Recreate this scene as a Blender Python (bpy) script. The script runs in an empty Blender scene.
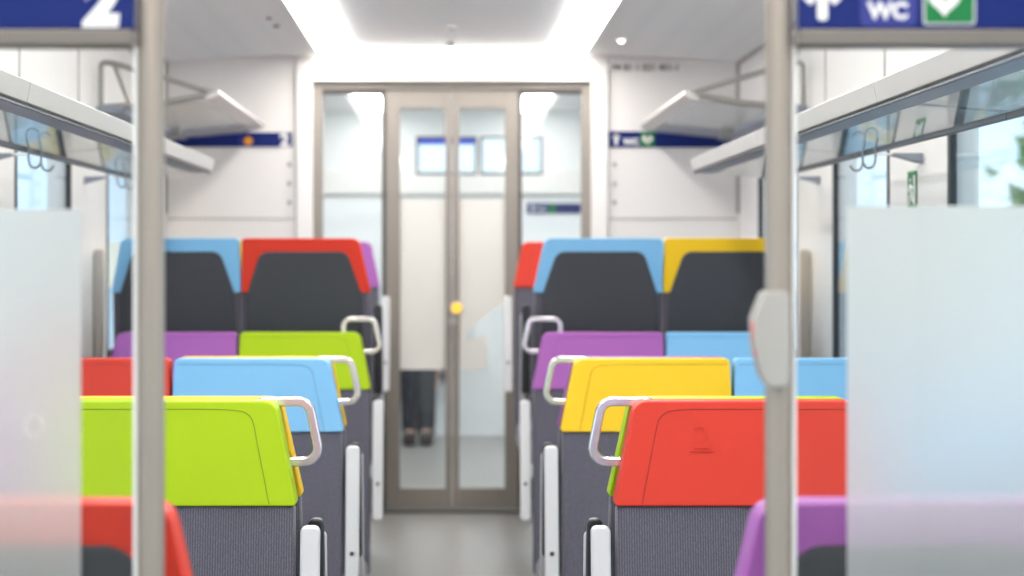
import bpy, bmesh, math, random
from mathutils import Vector, Matrix
random.seed(7)
S = bpy.context.scene
COL = S.collection
PI = math.pi
EYE = 1.49          # camera height above the lower floor
RAISED = 0.345      # floor height of the rear section
YP = 2.30           # glass partition
YW = 9.50           # end wall with the door
YF = 13.70          # far wall of the next room

# ------------------------------------------------------------------ materials
def new_mat(name):
    m = bpy.data.materials.new(name); m.use_nodes = True
    nt = m.node_tree
    return m, nt, nt.nodes['Principled BSDF'], nt.nodes['Material Output']

def pbr(name, col, rough=0.5, metal=0.0, spec=0.5, bump=0.0, bscale=200.0, var=0.0, vscale=6.0):
    m, nt, b, out = new_mat(name)
    b.inputs['Base Color'].default_value = (*col, 1)
    b.inputs['Roughness'].default_value = rough
    b.inputs['Metallic'].default_value = metal
    b.inputs['Specular IOR Level'].default_value = spec
    tc = nt.nodes.new('ShaderNodeTexCoord')
    if var > 0:
        n = nt.nodes.new('ShaderNodeTexNoise'); n.inputs['Scale'].default_value = vscale
        n.inputs['Detail'].default_value = 4
        nt.links.new(tc.outputs['Object'], n.inputs['Vector'])
        mx = nt.nodes.new('ShaderNodeMix'); mx.data_type = 'RGBA'
        mx.inputs[6].default_value = (*[c * (1 - var) for c in col], 1)
        mx.inputs[7].default_value = (*[min(1, c * (1 + var)) for c in col], 1)
        nt.links.new(n.outputs['Fac'], mx.inputs[0])
        nt.links.new(mx.outputs[2], b.inputs['Base Color'])
    if bump > 0:
        n = nt.nodes.new('ShaderNodeTexNoise'); n.inputs['Scale'].default_value = bscale
        nt.links.new(tc.outputs['Object'], n.inputs['Vector'])
        bp = nt.nodes.new('ShaderNodeBump'); bp.inputs['Strength'].default_value = bump
        bp.inputs['Distance'].default_value = 0.002
        nt.links.new(n.outputs['Fac'], bp.inputs['Height'])
        nt.links.new(bp.outputs['Normal'], b.inputs['Normal'])
    return m

def emit(name, col, strength):
    m, nt, b, out = new_mat(name)
    nt.nodes.remove(b)
    e = nt.nodes.new('ShaderNodeEmission')
    e.inputs['Color'].default_value = (*col, 1); e.inputs['Strength'].default_value = strength
    nt.links.new(e.outputs[0], out.inputs['Surface'])
    return m

def clear_glass(name, tint, ior=1.5, rough=0.0):
    m, nt, b, out = new_mat(name)
    nt.nodes.remove(b)
    t = nt.nodes.new('ShaderNodeBsdfTransparent'); t.inputs['Color'].default_value = (*tint, 1)
    g = nt.nodes.new('ShaderNodeBsdfGlossy'); g.inputs['Roughness'].default_value = rough
    f = nt.nodes.new('ShaderNodeFresnel')
    gm = nt.nodes.new('ShaderNodeNewGeometry')              # both faces of the sheet mirror alike
    io = nt.nodes.new('ShaderNodeMix'); io.inputs[2].default_value = ior; io.inputs[3].default_value = 1 / ior
    nt.links.new(gm.outputs['Backfacing'], io.inputs[0]); nt.links.new(io.outputs[0], f.inputs['IOR'])
    mx = nt.nodes.new('ShaderNodeMixShader')
    nt.links.new(f.outputs[0], mx.inputs['Fac'])
    nt.links.new(t.outputs[0], mx.inputs[1]); nt.links.new(g.outputs[0], mx.inputs[2])
    nt.links.new(mx.outputs[0], out.inputs['Surface'])
    return m

def film(name, col, diffuse, translucent, through, rough=0.45):
    """frosted film: white scattering, some of it through the sheet, and a blurred view of what is close behind"""
    m, nt, b, out = new_mat(name)
    nt.nodes.remove(b)
    d = nt.nodes.new('ShaderNodeBsdfDiffuse'); d.inputs['Color'].default_value = (*col, 1)
    tl = nt.nodes.new('ShaderNodeBsdfTranslucent'); tl.inputs['Color'].default_value = (*col, 1)
    r = nt.nodes.new('ShaderNodeBsdfRefraction'); r.inputs['Color'].default_value = (*col, 1)
    r.inputs['Roughness'].default_value = rough; r.inputs['IOR'].default_value = 1.15
    m1 = nt.nodes.new('ShaderNodeMixShader'); m1.inputs['Fac'].default_value = translucent / (diffuse + translucent)
    nt.links.new(d.outputs[0], m1.inputs[1]); nt.links.new(tl.outputs[0], m1.inputs[2])
    m2 = nt.nodes.new('ShaderNodeMixShader'); m2.inputs['Fac'].default_value = through
    nt.links.new(m1.outputs[0], m2.inputs[1]); nt.links.new(r.outputs[0], m2.inputs[2])
    nt.links.new(m2.outputs[0], out.inputs['Surface'])
    return m

def fabric_mat():
    m, nt, b, out = new_mat('seat_fabric')
    b.inputs['Roughness'].default_value = 0.95; b.inputs['Specular IOR Level'].default_value = 0.15
    b.inputs['Sheen Weight'].default_value = 0.25
    tc = nt.nodes.new('ShaderNodeTexCoord')
    w = nt.nodes.new('ShaderNodeTexWave'); w.wave_type = 'BANDS'; w.bands_direction = 'X'
    w.inputs['Scale'].default_value = 66; w.inputs['Distortion'].default_value = 2.2
    w.inputs['Detail'].default_value = 3; w.inputs['Detail Scale'].default_value = 3
    mp = nt.nodes.new('ShaderNodeMapping'); mp.inputs['Scale'].default_value = (1, 1, 1)
    nt.links.new(tc.outputs['Object'], mp.inputs['Vector']); nt.links.new(mp.outputs[0], w.inputs['Vector'])
    n = nt.nodes.new('ShaderNodeTexNoise'); n.inputs['Scale'].default_value = 260; n.inputs['Detail'].default_value = 3
    nt.links.new(tc.outputs['Object'], n.inputs['Vector'])
    mul = nt.nodes.new('ShaderNodeMath'); mul.operation = 'MULTIPLY'
    nt.links.new(w.outputs['Fac'], mul.inputs[0]); nt.links.new(n.outputs['Fac'], mul.inputs[1])
    mx = nt.nodes.new('ShaderNodeMix'); mx.data_type = 'RGBA'
    mx.inputs[6].default_value = (0.075, 0.071, 0.092, 1)
    mx.inputs[7].default_value = (0.235, 0.222, 0.268, 1)
    nt.links.new(mul.outputs[0], mx.inputs[0])
    nt.links.new(mx.outputs[2], b.inputs['Base Color'])
    bp = nt.nodes.new('ShaderNodeBump'); bp.inputs['Strength'].default_value = 0.4; bp.inputs['Distance'].default_value = 0.001
    nt.links.new(mul.outputs[0], bp.inputs['Height']); nt.links.new(bp.outputs[0], b.inputs['Normal'])
    return m

def floor_mat():
    m, nt, b, out = new_mat('speckled_floor')
    b.inputs['Roughness'].default_value = 0.32
    tc = nt.nodes.new('ShaderNodeTexCoord')
    v = nt.nodes.new('ShaderNodeTexNoise'); v.inputs['Scale'].default_value = 240; v.inputs['Detail'].default_value = 5
    nt.links.new(tc.outputs['Object'], v.inputs['Vector'])
    r = nt.nodes.new('ShaderNodeValToRGB')
    r.color_ramp.elements[0].position = 0.35; r.color_ramp.elements[0].color = (0.21, 0.205, 0.195, 1)
    r.color_ramp.elements[1].position = 0.65; r.color_ramp.elements[1].color = (0.30, 0.295, 0.28, 1)
    nt.links.new(v.outputs['Fac'], r.inputs[0]); nt.links.new(r.outputs[0], b.inputs['Base Color'])
    return m

def ceiling_mat():
    m, nt, b, out = new_mat('perforated_ceiling')
    b.inputs['Roughness'].default_value = 0.5
    tc = nt.nodes.new('ShaderNodeTexCoord')
    v = nt.nodes.new('ShaderNodeTexVoronoi'); v.inputs['Scale'].default_value = 120; v.inputs['Randomness'].default_value = 0
    nt.links.new(tc.outputs['Object'], v.inputs['Vector'])
    r = nt.nodes.new('ShaderNodeValToRGB')
    r.color_ramp.elements[0].position = 0.18; r.color_ramp.elements[0].color = (0.76, 0.76, 0.76, 1)
    r.color_ramp.elements[1].position = 0.26; r.color_ramp.elements[1].color = (0.92, 0.92, 0.915, 1)
    nt.links.new(v.outputs['Distance'], r.inputs[0]); nt.links.new(r.outputs[0], b.inputs['Base Color'])
    return m

M = dict(
    white=pbr('white_panel', (0.83, 0.805, 0.785), 0.38, var=0.015),
    white3=pbr('cool_white_panel', (0.88, 0.905, 0.92), 0.4),
    white2=pbr('white_trim', (0.86, 0.85, 0.83), 0.3),
    joint=pbr('panel_joint', (0.42, 0.40, 0.39), 0.7),
    ceil=ceiling_mat(),
    ceilc=pbr('ceiling_centre_panel', (0.84, 0.84, 0.85), 0.4),
    floor=floor_mat(),
    step=pbr('step_edge', (0.5, 0.48, 0.42), 0.5),
    fabric=fabric_mat(),
    insert=pbr('charcoal_leather', (0.060, 0.063, 0.071), 0.55, spec=0.2, bump=0.25, bscale=350),
    dark=pbr('dark_plastic', (0.035, 0.036, 0.042), 0.45),
    arm=pbr('light_grey_plastic', (0.64, 0.63, 0.63), 0.4),
    frame=pbr('seat_frame_paint', (0.20, 0.20, 0.22), 0.45, 0.3),
    chrome=pbr('polished_handle', (0.88, 0.88, 0.90), 0.24, 0.9),
    steel=pbr('brushed_pole', (0.37, 0.315, 0.265), 0.36, 0.6, var=0.04, vscale=3),
    post=pbr('pale_beige_post', (0.55, 0.50, 0.45), 0.5),
    bar=pbr('header_bar', (0.19, 0.17, 0.15), 0.5, 0.3),
    doorf=pbr('door_frame_paint', (0.30, 0.27, 0.24), 0.5, 0.1),
    doord=pbr('door_seal', (0.12, 0.112, 0.105), 0.6),
    blue=pbr('sign_blue', (0.010, 0.022, 0.145), 0.4, spec=0.15),
    blue2=pbr('sign_light_blue', (0.045, 0.055, 0.25), 0.4, spec=0.15),
    signw=pbr('sign_white', (0.82, 0.81, 0.80), 0.4),
    green=pbr('sign_green', (0.018, 0.19, 0.06), 0.45, spec=0.15),
    orange=pbr('sign_orange', (0.90, 0.36, 0.03), 0.5),
    text=pbr('wall_lettering', (0.10, 0.09, 0.085), 0.6),
    rack=pbr('rack_profile', (0.62, 0.60, 0.58), 0.33, 0.35),
    rackd=pbr('rack_underside', (0.29, 0.32, 0.39), 0.4, 0.4),
    rail=pbr('rack_rail', (0.10, 0.11, 0.13), 0.4, 0.4),
    tube=pbr('rack_tube', (0.36, 0.345, 0.325), 0.38, 0.5),
    hook=pbr('coat_hook', (0.30, 0.32, 0.34), 0.35, 0.5),
    seal=pbr('window_seal', (0.012, 0.014, 0.018), 0.5),
    shelfglass=clear_glass('rack_glass', (0.90, 0.95, 0.97), 1.55),
    shelffrost=clear_glass('rack_frosted_glass', (0.88, 0.91, 0.92), 1.6, 0.25),
    pane=clear_glass('window_glass', (0.86, 0.94, 0.98), 1.45),
    clear=clear_glass('partition_glass', (0.975, 0.985, 0.98), 1.18),
    doorglass=clear_glass('door_glass', (0.96, 0.975, 0.97), 1.45),
    frost=film('frosted_glass', (0.98, 0.985, 0.97), 0.55, 0.45, 0.66, 0.55),
    doorfilm=film('door_film', (0.93, 0.912, 0.878), 0.55, 0.45, 0.12, 0.6),
    strip=emit('ceiling_strip_light', (1.0, 0.965, 0.925), 13.5),
    strip3=emit('cross_strip_light', (1.0, 0.965, 0.925), 6.0),
    strip2=emit('next_room_strip_light', (1.0, 0.975, 0.94), 10.5),
    spot=emit('downlight', (1.0, 0.97, 0.9), 5),
    button=emit('lit_button', (1.0, 0.55, 0.06), 1.2),
    screen=emit('monitor_picture', (0.72, 0.88, 1.0), 1.15),
    screenb=emit('monitor_title_bar', (0.10, 0.16, 0.72), 0.8),
    boxg=pbr('validator_grey', (0.40, 0.38, 0.35), 0.45),
    redb=pbr('button_red', (0.75, 0.10, 0.10), 0.35),
    black=pbr('black_trim', (0.02, 0.02, 0.022), 0.5),
    skin=pbr('skin', (0.62, 0.38, 0.28), 0.55),
    hair=pbr('brown_hair', (0.05, 0.03, 0.02), 0.6),
    trousers=pbr('dark_trousers', (0.018, 0.020, 0.028), 0.8, var=0.5, vscale=14),
    jacket=pbr('grey_jacket', (0.55, 0.55, 0.56), 0.85),
    shoe=pbr('brown_shoes', (0.03, 0.022, 0.022), 0.5),
    platform=pbr('platform_concrete', (0.50, 0.50, 0.49), 0.9, var=0.1, vscale=1.5),
    facade=pbr('pale_facade', (0.72, 0.76, 0.80), 0.8, var=0.05, vscale=0.6),
    facadew=pbr('facade_window', (0.16, 0.24, 0.32), 0.15),
    roof=pbr('facade_roof', (0.35, 0.36, 0.38), 0.8),
    leaf=pbr('tree_leaves', (0.10, 0.26, 0.055), 0.7, var=0.5, vscale=5),
    bark=pbr('tree_bark', (0.12, 0.085, 0.06), 0.9, var=0.3, vscale=8),
)
COLOURS = {
    'red': (0.68, 0.048, 0.027), 'lime': (0.40, 0.57, 0.006), 'blue': (0.215, 0.485, 0.75),
    'yellow': (0.88, 0.55, 0.02), 'purple': (0.37, 0.115, 0.40),
}
for k, c in COLOURS.items():
    M['hd_' + k] = pbr('headrest_' + k, c, 0.5, spec=0.22, bump=0.12, bscale=420)
    M['sm_' + k] = pbr('stitching_' + k, tuple(v * 0.62 for v in c), 0.7)

# ------------------------------------------------------------------ builders
class MB:
    def __init__(self): self.bm = bmesh.new()
    def box(self, x0, x1, y0, y1, z0, z1):
        v = [self.bm.verts.new(p) for p in
             [(x0,y0,z0),(x1,y0,z0),(x1,y1,z0),(x0,y1,z0),(x0,y0,z1),(x1,y0,z1),(x1,y1,z1),(x0,y1,z1)]]
        for f in [(0,3,2,1),(4,5,6,7),(0,1,5,4),(1,2,6,5),(2,3,7,6),(3,0,4,7)]:
            self.bm.faces.new([v[i] for i in f])
        return self
    def prism(self, pts, y0, y1, fn=None):
        """outline of (x,z) points, drawn out from y0 to y1; fn bends each point"""
        fn = fn or (lambda p: p)
        n = len(pts)
        a = [self.bm.verts.new(fn((x, y0, z))) for x, z in pts]
        b = [self.bm.verts.new(fn((x, y1, z))) for x, z in pts]
        self.bm.faces.new(a); self.bm.faces.new(b[::-1])
        for i in range(n):
            j = (i + 1) % n
            self.bm.faces.new([a[j], a[i], b[i], b[j]])
        return self
    def extrude_y(self, pts, y0, y1):
        return self.prism(pts, y0, y1)
    def sweep(self, path, prof, closed=False, up=(0, 1, 0)):
        """profile of (a,b) points swept along path; a along side, b along up-ish"""
        path = [Vector(p) for p in path]; n = len(path); rings = []
        up = Vector(up)
        for i, p in enumerate(path):
            if closed: t = (path[(i+1) % n] - path[i-1])
            else: t = path[min(i+1, n-1)] - path[max(i-1, 0)]
            t.normalize()
            u = up - t * up.dot(t)
            if u.length < 1e-4: u = Vector((1,0,0)) - t * t.x
            u.normalize(); s = t.cross(u)
            rings.append([self.bm.verts.new(p + s * a + u * b) for a, b in prof])
        k = len(prof)
        last = n if closed else n - 1
        for i in range(last):
            r, q = rings[i], rings[(i+1) % n]
            for j in range(k):
                self.bm.faces.new([r[j], r[(j+1) % k], q[(j+1) % k], q[j]])
        if not closed:
            self.bm.faces.new(rings[0][::-1]); self.bm.faces.new(rings[-1])
        return self
    def tube(self, path, r, seg=10, closed=False, up=(0, 0, 1)):
        return self.sweep(path, [(r*math.cos(2*PI*i/seg), r*math.sin(2*PI*i/seg)) for i in range(seg)], closed, up)
    def cyl(self, p0, p1, r, seg=16):
        p0, p1 = Vector(p0), Vector(p1)
        d = (p1 - p0).normalized()
        up = (0, 0, 1) if abs(d.z) < 0.9 else (1, 0, 0)
        return self.tube([p0, p1], r, seg, up=up)
    def ball(self, c, r, sx=1, sy=1, sz=1, sub=2):
        m = Matrix.Translation(c) @ Matrix.Diagonal((sx, sy, sz, 1))
        bmesh.ops.create_icosphere(self.bm, subdivisions=sub, radius=r, matrix=m); return self
    def build(self, name, mat, parent=None, bevel=0.0, seg=3, smooth=True, kind=None):
        bmesh.ops.recalc_face_normals(self.bm, faces=self.bm.faces)
        me = bpy.data.meshes.new(name); self.bm.to_mesh(me); self.bm.free()
        me.materials.append(mat)
        o = bpy.data.objects.new(name, me); COL.objects.link(o)
        if bevel > 0:
            b = o.modifiers.new('bevel', 'BEVEL'); b.width = bevel; b.segments = seg
            b.limit_method = 'ANGLE'; b.angle_limit = math.radians(32); b.harden_normals = True
        if smooth and bevel > 0:
            for p in me.polygons: p.use_smooth = True
        elif smooth:
            for p in me.polygons: p.use_smooth = True
            try: me.set_sharp_from_angle(angle=math.radians(35))
            except Exception: pass
        if parent: o.parent = parent
        if kind: o['kind'] = kind
        return o

def arc_corner(pts, radii, seg=6):
    """round each corner of a closed outline by its radius"""
    out = []; n = len(pts)
    for i in range(n):
        p = Vector(pts[i]); a = Vector(pts[i-1]); b = Vector(pts[(i+1) % n]); r = radii[i]
        if r <= 0: out.append(tuple(p)); continue
        u = (a - p).normalized(); v = (b - p).normalized()
        ang = u.angle(v); t = r / math.tan(ang / 2)
        t = min(t, (a-p).length*0.49, (b-p).length*0.49); r2 = t * math.tan(ang / 2)
        c = p + (u + v).normalized() * (r2 / math.sin(ang / 2))
        s = p + u * t - c; e = p + v * t - c
        a0 = math.atan2(s.y, s.x); a1 = math.atan2(e.y, e.x); d = a1 - a0
        while d > PI: d -= 2*PI
        while d < -PI: d += 2*PI
        for k in range(seg + 1):
            w = a0 + d * k / seg
            out.append((c.x + math.cos(w) * r2, c.y + math.sin(w) * r2))
    return out

def smooth_path(pts, r, seg=6):
    """open polyline with rounded inner corners (3D)"""
    pts = [Vector(p) for p in pts]; out = [pts[0]]
    for i in range(1, len(pts) - 1):
        p = pts[i]; u = (pts[i-1] - p); v = (pts[i+1] - p)
        t = min(r, u.length * 0.48, v.length * 0.48); u.normalize(); v.normalize()
        a, b = p + u * t, p + v * t
        for k in range(seg + 1):
            s = k / seg
            out.append(a * (1-s)**2 + p * 2*s*(1-s) + b * s*s)
    out.append(pts[-1]); return out

def thing(name, label, cat, loc=(0, 0, 0), rotz=0, group=None):
    o = bpy.data.objects.new(name, None); COL.objects.link(o)
    o.location = loc; o.rotation_euler = (0, 0, rotz); o.empty_display_size = 0.1
    return tag(o, label, cat, group)

def tag(o, label, cat, group=None):
    o['label'] = label; o['category'] = cat
    if group: o['group'] = group
    return o

def struct(mb, name, mat, parent=None, **kw):
    return mb.build(name, mat, parent, kind='structure' if parent is None else None, **kw)

def text(name, body, size, mat, loc, parent=None, depth=0.0008, bold=0.0, align='CENTER', shear=0.0):
    cu = bpy.data.curves.new(name, 'FONT'); cu.body = body; cu.size = size
    cu.extrude = depth; cu.offset = bold; cu.align_x = align; cu.shear = shear; cu.resolution_u = 6
    tmp = bpy.data.objects.new('tmp', cu); COL.objects.link(tmp)
    bpy.context.view_layer.update()
    me = bpy.data.meshes.new_from_object(tmp.evaluated_get(bpy.context.evaluated_depsgraph_get()))
    bpy.data.objects.remove(tmp); bpy.data.curves.remove(cu)
    me.transform(Matrix.Rotation(PI/2, 4, 'X')); me.materials.clear(); me.materials.append(mat); me.name = name
    o = bpy.data.objects.new(name, me); COL.objects.link(o); o.location = loc
    if parent: o.parent = parent
    return o

# ------------------------------------------------------------------ the setting
WX = 1.30
struct(MB().box(-1.45, 1.45, -1.6, 7.38, -0.12, 0), 'floor', M['floor'])
struct(MB().box(-1.45, 1.45, 7.385, YF + 0.2, RAISED - 0.34, RAISED), 'floor_raised', M['floor'])
struct(MB().box(-0.27, 0.27, 7.06, 7.38, 0.0, 0.172), 'trim_1', M['floor'], bevel=0.004)     # aisle step
struct(MB().box(-1.45, 1.45, -1.72, -1.6, 0, 2.5), 'wall_behind_camera', M['white'])
struct(MB().box(-1.45, 1.45, YF, YF + 0.12, RAISED, 2.5), 'wall_far', M['white3'])

def side_wall(s, name, wins):
    mb = MB()
    X0, X1 = (WX, WX + 0.08) if s > 0 else (-WX - 0.08, -WX)
    ys = -1.6
    for (a, b, z0, z1) in wins:
        mb.box(X0, X1, ys, a, 0, 2.5)
        mb.box(X0, X1, a, b, 0, z0); mb.box(X0, X1, a, b, z1, 2.5)
        ys = b
    mb.box(X0, X1, ys, YF + 0.1, 0, 2.5)
    struct(mb, name, M['white'], smooth=False)
WINS = [(-1.25, 0.15, 0.35, 2.05), (0.25, 1.65, 0.35, 2.05), (2.45, 3.80, 0.80, 1.98), (4.05, 5.50, 0.80, 1.98), (6.24, 7.16, 0.80, 1.98), (7.90, 8.90, 1.12, 1.98), (10.3, 13.2, 0.95, 1.95)]  # vestibule windows enlarged for light; unseen next-room windows added to brighten the far wall
side_wall(-1, 'wall_left', WINS); side_wall(1, 'wall_right', WINS)
wn = 0
for s in (-1, 1):
    for (a, b, z0, z1) in WINS:
        wn += 1
        xo, xi = s * (WX + 0.016), s * (WX - 0.003)
        fr = MB(); x0, x1 = min(xo, xi), max(xo, xi); t = 0.028
        fr.box(x0, x1, a, a + t, z0, z1); fr.box(x0, x1, b - t, b, z0, z1)
        fr.box(x0, x1, a + t, b - t, z0, z0 + t); fr.box(x0, x1, a + t, b - t, z1 - t, z1)
        w = fr.build('window_%d' % wn, M['seal'], smooth=False, kind='structure')
        px = s * (WX + 0.008)
        MB().box(px - 0.004, px + 0.004, a + t, b - t, z0 + t, z1 - t).build('window_pane', M['pane'], w, smooth=False)

# ceiling: centre panel, two outer panels, lit strips between
def ceiling_outer(s, y0, y1, name):
    o = [(s*0.603, 2.425), (s*1.31, 2.385), (s*1.31, 2.5), (s*0.603, 2.5)]
    struct(MB().prism(o, y0, y1), name, M['ceil'], smooth=False)
ceiling_outer(-1, -1.6, YW, 'ceiling_left'); ceiling_outer(1, -1.6, YW, 'ceiling_right')
struct(MB().box(-0.455, 0.455, -1.6, 9.265, 2.425, 2.5), 'ceiling', M['ceilc'], smooth=False)
struct(MB().box(-1.45, 1.45, -1.6, YF + .1, 2.52, 2.6), 'ceiling_shell', M['white'], smooth=False)
struct(MB().box(-1.31, 1.31, YW + 0.12, YF, 2.46, 2.5), 'ceiling_next_room', M['ceilc'], smooth=False)

lt = thing('ceiling_light', 'long white lit strips running down both sides of the ceiling and across above the door', 'ceiling light', (0, 0, 2.43))
for s in (-1, 1):
    a, b = sorted((s*0.588, s*0.458))
    MB().box(a, b, -1.6, 9.44, -0.028, 0.03).build('diffuser', M['strip'], lt, smooth=False)
MB().box(-0.457, 0.457, 9.27, 9.44, -0.027, 0.03).build('cross_diffuser', M['strip3'], lt, smooth=False)
lip = MB()
for s in (-1, 1):
    lip.box(min(s*.588, s*.602), max(s*.588, s*.602), -1.6, 9.46, -0.032, 0.02)
lip.build('strip_edge', M['white2'], lt, smooth=False)
for s, w in ((-1, 'left'), (1, 'right')):
    l2 = thing('ceiling_light', 'white ceiling strip in the room beyond the glass door, on the %s side' % w, 'ceiling light', (s*0.5, 11.6, 2.46))
    MB().box(-0.08, 0.08, -1.9, 1.9, -0.02, 0).build('diffuser', M['strip2'], l2, bevel=0.004)
    MB().box(-0.10, 0.10, -1.92, 1.92, -0.008, 0.0).build('strip_edge', M['white2'], l2)

def dome(name, label, cat, loc, r, mat, lensmat):
    t = thing(name, label, cat, loc)
    MB().cyl((0,0,0), (0,0,-0.012), r, 20).build('housing', mat, t, bevel=0.003)
    MB().ball((0,0,-0.012), r*0.6, sz=0.8).build('lens', lensmat, t)
dome('smoke_detector', 'small white round detector on the middle of the ceiling, nearer one', 'detector', (0.0, 8.35, 2.425), 0.022, M['white2'], M['arm'])
dome('ceiling_sensor', 'tiny dark sensor on the ceiling above the glass door', 'sensor', (-0.008, 9.03, 2.425), 0.016, M['arm'], M['dark'])
dome('downlight', 'small round spotlight lit in the grey ceiling panel, near the wall lettering', 'spotlight', (0.705, 8.75, 2.418), 0.024, M['white2'], M['spot'])
for k, (x, y) in enumerate(((-0.70, 8.05), (-0.695, 8.32))):
    b = MB().cyl((0,0,0), (0,0,-0.006), 0.012, 12).build('ceiling_screw', M['dark'], bevel=0.002)
    b.location = (x, y, 2.419)
    tag(b, ['dark round screw head in the grey ceiling panel beside the light strip, nearer of two', 'dark round screw head in the grey ceiling panel beside the light strip, farther of two'][k], 'screw', 'ceiling screws')

# end wall with the door opening
W = struct(MB().box(-1.31, -0.70, YW, YW+0.12, RAISED, 2.45).box(0.70, 1.31, YW, YW+0.12, RAISED, 2.45)
       .box(-0.70, 0.70, YW, YW+0.12, 2.36, 2.45), 'wall_end', M['white'], smooth=False)
sur = MB()
sur.box(-0.705, -0.630, YW-0.022, YW+0.13, RAISED, 2.36); sur.box(0.630, 0.705, YW-0.022, YW+0.13, RAISED, 2.36)
sur.box(-0.630, 0.630, YW-0.022, YW+0.13, 2.297, 2.36)
struct(sur, 'trim_2', M['white2'], bevel=0.006)
jn = MB()
for s in (-1, 1):
    jn.box(min(s*.705, s*.711), max(s*.705, s*.711), YW-0.003, YW, RAISED, 2.40)
    jn.box(min(s*.711, s*1.29), max(s*.711, s*1.29), YW-0.003, YW, 1.673, 1.680)
struct(jn, 'trim_3', M['joint'], smooth=False)
cn = MB()
for s in (-1, 1):
    cn.box(min(s*1.284, s*1.30), max(s*1.284, s*1.30), YW-0.016, YW, 1.70, 2.385)
    cn.box(min(s*1.286, s*1.30), max(s*1.286, s*1.30), 7.45, YW-0.016, 2.372, 2.386)
struct(cn, 'trim_4', M['joint'], smooth=False)
cj = MB()
for s in (-1, 1):
    for y in (4.55, 5.4, 6.30, 7.30):
        cj.box(min(s*1.297, s*1.30), max(s*1.297, s*1.30), y, y + 0.008, 1.98, 2.385)
struct(cj, 'trim_5', M['joint'], smooth=False)
for n, s in ((6, -1), (7, 1)):
    # slim grey-beige post where the raised section begins
    struct(MB().box(min(s*1.262, s*1.30), max(s*1.262, s*1.30), 7.60, 7.635, RAISED, 1.53), 'trim_%d' % n, M['post'], bevel=0.010)
ei = 0
PLACES = ['upper', 'middle', 'lower']
for s, side in ((-1, 'the numeral 2 sign strip'), (1, 'the toilet sign strip')):
    for k, z in enumerate((1.922, 1.836, 1.75)):
        b = MB().cyl((0, 0, 0), (0, -0.008, 0), 0.011, 14).build('wall_screw', M['joint'], bevel=0.002)
        b.location = (s * 0.735, YW, z)
        tag(b, '%s of three small round grey caps below %s' % (PLACES[k], side), 'cap', 'caps on the end wall')

# ------------------------------------------------------------------ door in the end wall
def pane_piece(x0, x1, z0, z1, y=YW+0.06, th=0.008): return MB().box(x0, x1, y, y + th, z0, z1)
fr = MB()
fr.box(-0.630, -0.588, YW+0.02, YW+0.10, RAISED, 2.297); fr.box(0.588, 0.630, YW+0.02, YW+0.10, RAISED, 2.297)
fr.box(-0.588, 0.588, YW+0.02, YW+0.10, 2.262, 2.297)
struct(fr, 'trim_8', M['doorf'], bevel=0.004)
struct(MB().box(-0.63, 0.63, YW-0.012, YW+0.12, RAISED, RAISED+0.012), 'trim_9', M['doord'], bevel=0.003)
for i, s in ((15, -1), (16, 1)):
    a, b = sorted((s*0.588, s*0.300))
    w = MB()
    w.box(a, b, YW+0.03, YW+0.09, 0.36, 0.50); w.box(a, b, YW+0.03, YW+0.09, 2.245, 2.262)
    c0, c1 = sorted((s*0.300, s*0.318)); w.box(c0, c1, YW+0.03, YW+0.09, 0.50, 2.245)
    w = w.build('window_%d' % i, M['doord'], bevel=0.003, kind='structure')
    pane_piece(min(s*.588, s*.318), max(s*.588, s*.318), 0.50, 2.245).build('window_pane', M['doorglass'], w, smooth=False)

def leaf(n, x0, x1, g0, g1):
    d = MB()
    ya, yb = YW+0.025, YW+0.065
    gz0, gz1 = 0.455, 2.178
    ol = [(x0, RAISED+0.02), (x1, RAISED+0.02), (x1, 2.258), (x0, 2.258)]
    il = arc_corner([(g0, gz0), (g1, gz0), (g1, gz1), (g0, gz1)], [0.02]*4, 4)
    d.box(x0, g0, ya, yb, RAISED+0.02, 2.258); d.box(g1, x1, ya, yb, RAISED+0.02, 2.258)
    d.box(g0, g1, ya, yb, RAISED+0.02, gz0); d.box(g0, g1, ya, yb, gz1, 2.258)
    o = d.build('door_%d' % n, M['doorf'], bevel=0.003, kind='structure')
    pane_piece(g0, g1, gz0, gz1, YW+0.042, 0.006).build('glass_pane', M['doorglass'], o, smooth=False)
    return o
dl = leaf(1, -0.298, 0.0, -0.236, -0.030)
dr = leaf(2, 0.003, 0.300, 0.033, 0.240)
zt, zb = 1.765, 0.992
MB().box(-0.236, -0.030, YW+0.040, YW+0.0415, zb, zt).build('frosted_film', M['doorfilm'], dl, smooth=False)
pxx = lambda x: (x - 452) / 221.0
pzz = lambda y: EYE + (260 - y) / 221.0
fp = [(0.033, zb), (0.033, zt), (0.240, zt), (0.240, pzz(306)), (pxx(499), pzz(306)), (pxx(467), pzz(331)), (pxx(467), pzz(342)), (pxx(487), pzz(334)), (pxx(487), zb)]
MB().prism(fp, YW+0.040, YW+0.0415).build('frosted_film', M['doorfilm'], dr, smooth=False)
# strip of film right of the 1's stem
MB().box(pxx(503.2), 0.240, YW+0.040, YW+0.0415, zb, pzz(306)).build('film_strip', M['doorfilm'], dr, smooth=False)
t = thing('door_button', 'round glowing yellow push button on the middle stile of the glass door', 'button', (0.021, YW+0.024, pzz(308)))
MB().cyl((0,0,0), (0,-0.012,0), 0.030, 24).build('bezel', M['arm'], t, bevel=0.003)
MB().cyl((0,-0.0122,0), (0,-0.020,0), 0.024, 24).build('push_face', M['button'], t, bevel=0.003)
h = MB().box(-0.02, 0.022, YW+0.012, YW+0.0245, pzz(321)-0.02, pzz(321)+0.012).build('door_lock', M['joint'], bevel=0.003)
tag(h, 'small grey lock plate below the glowing yellow door button', 'lock')

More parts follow.
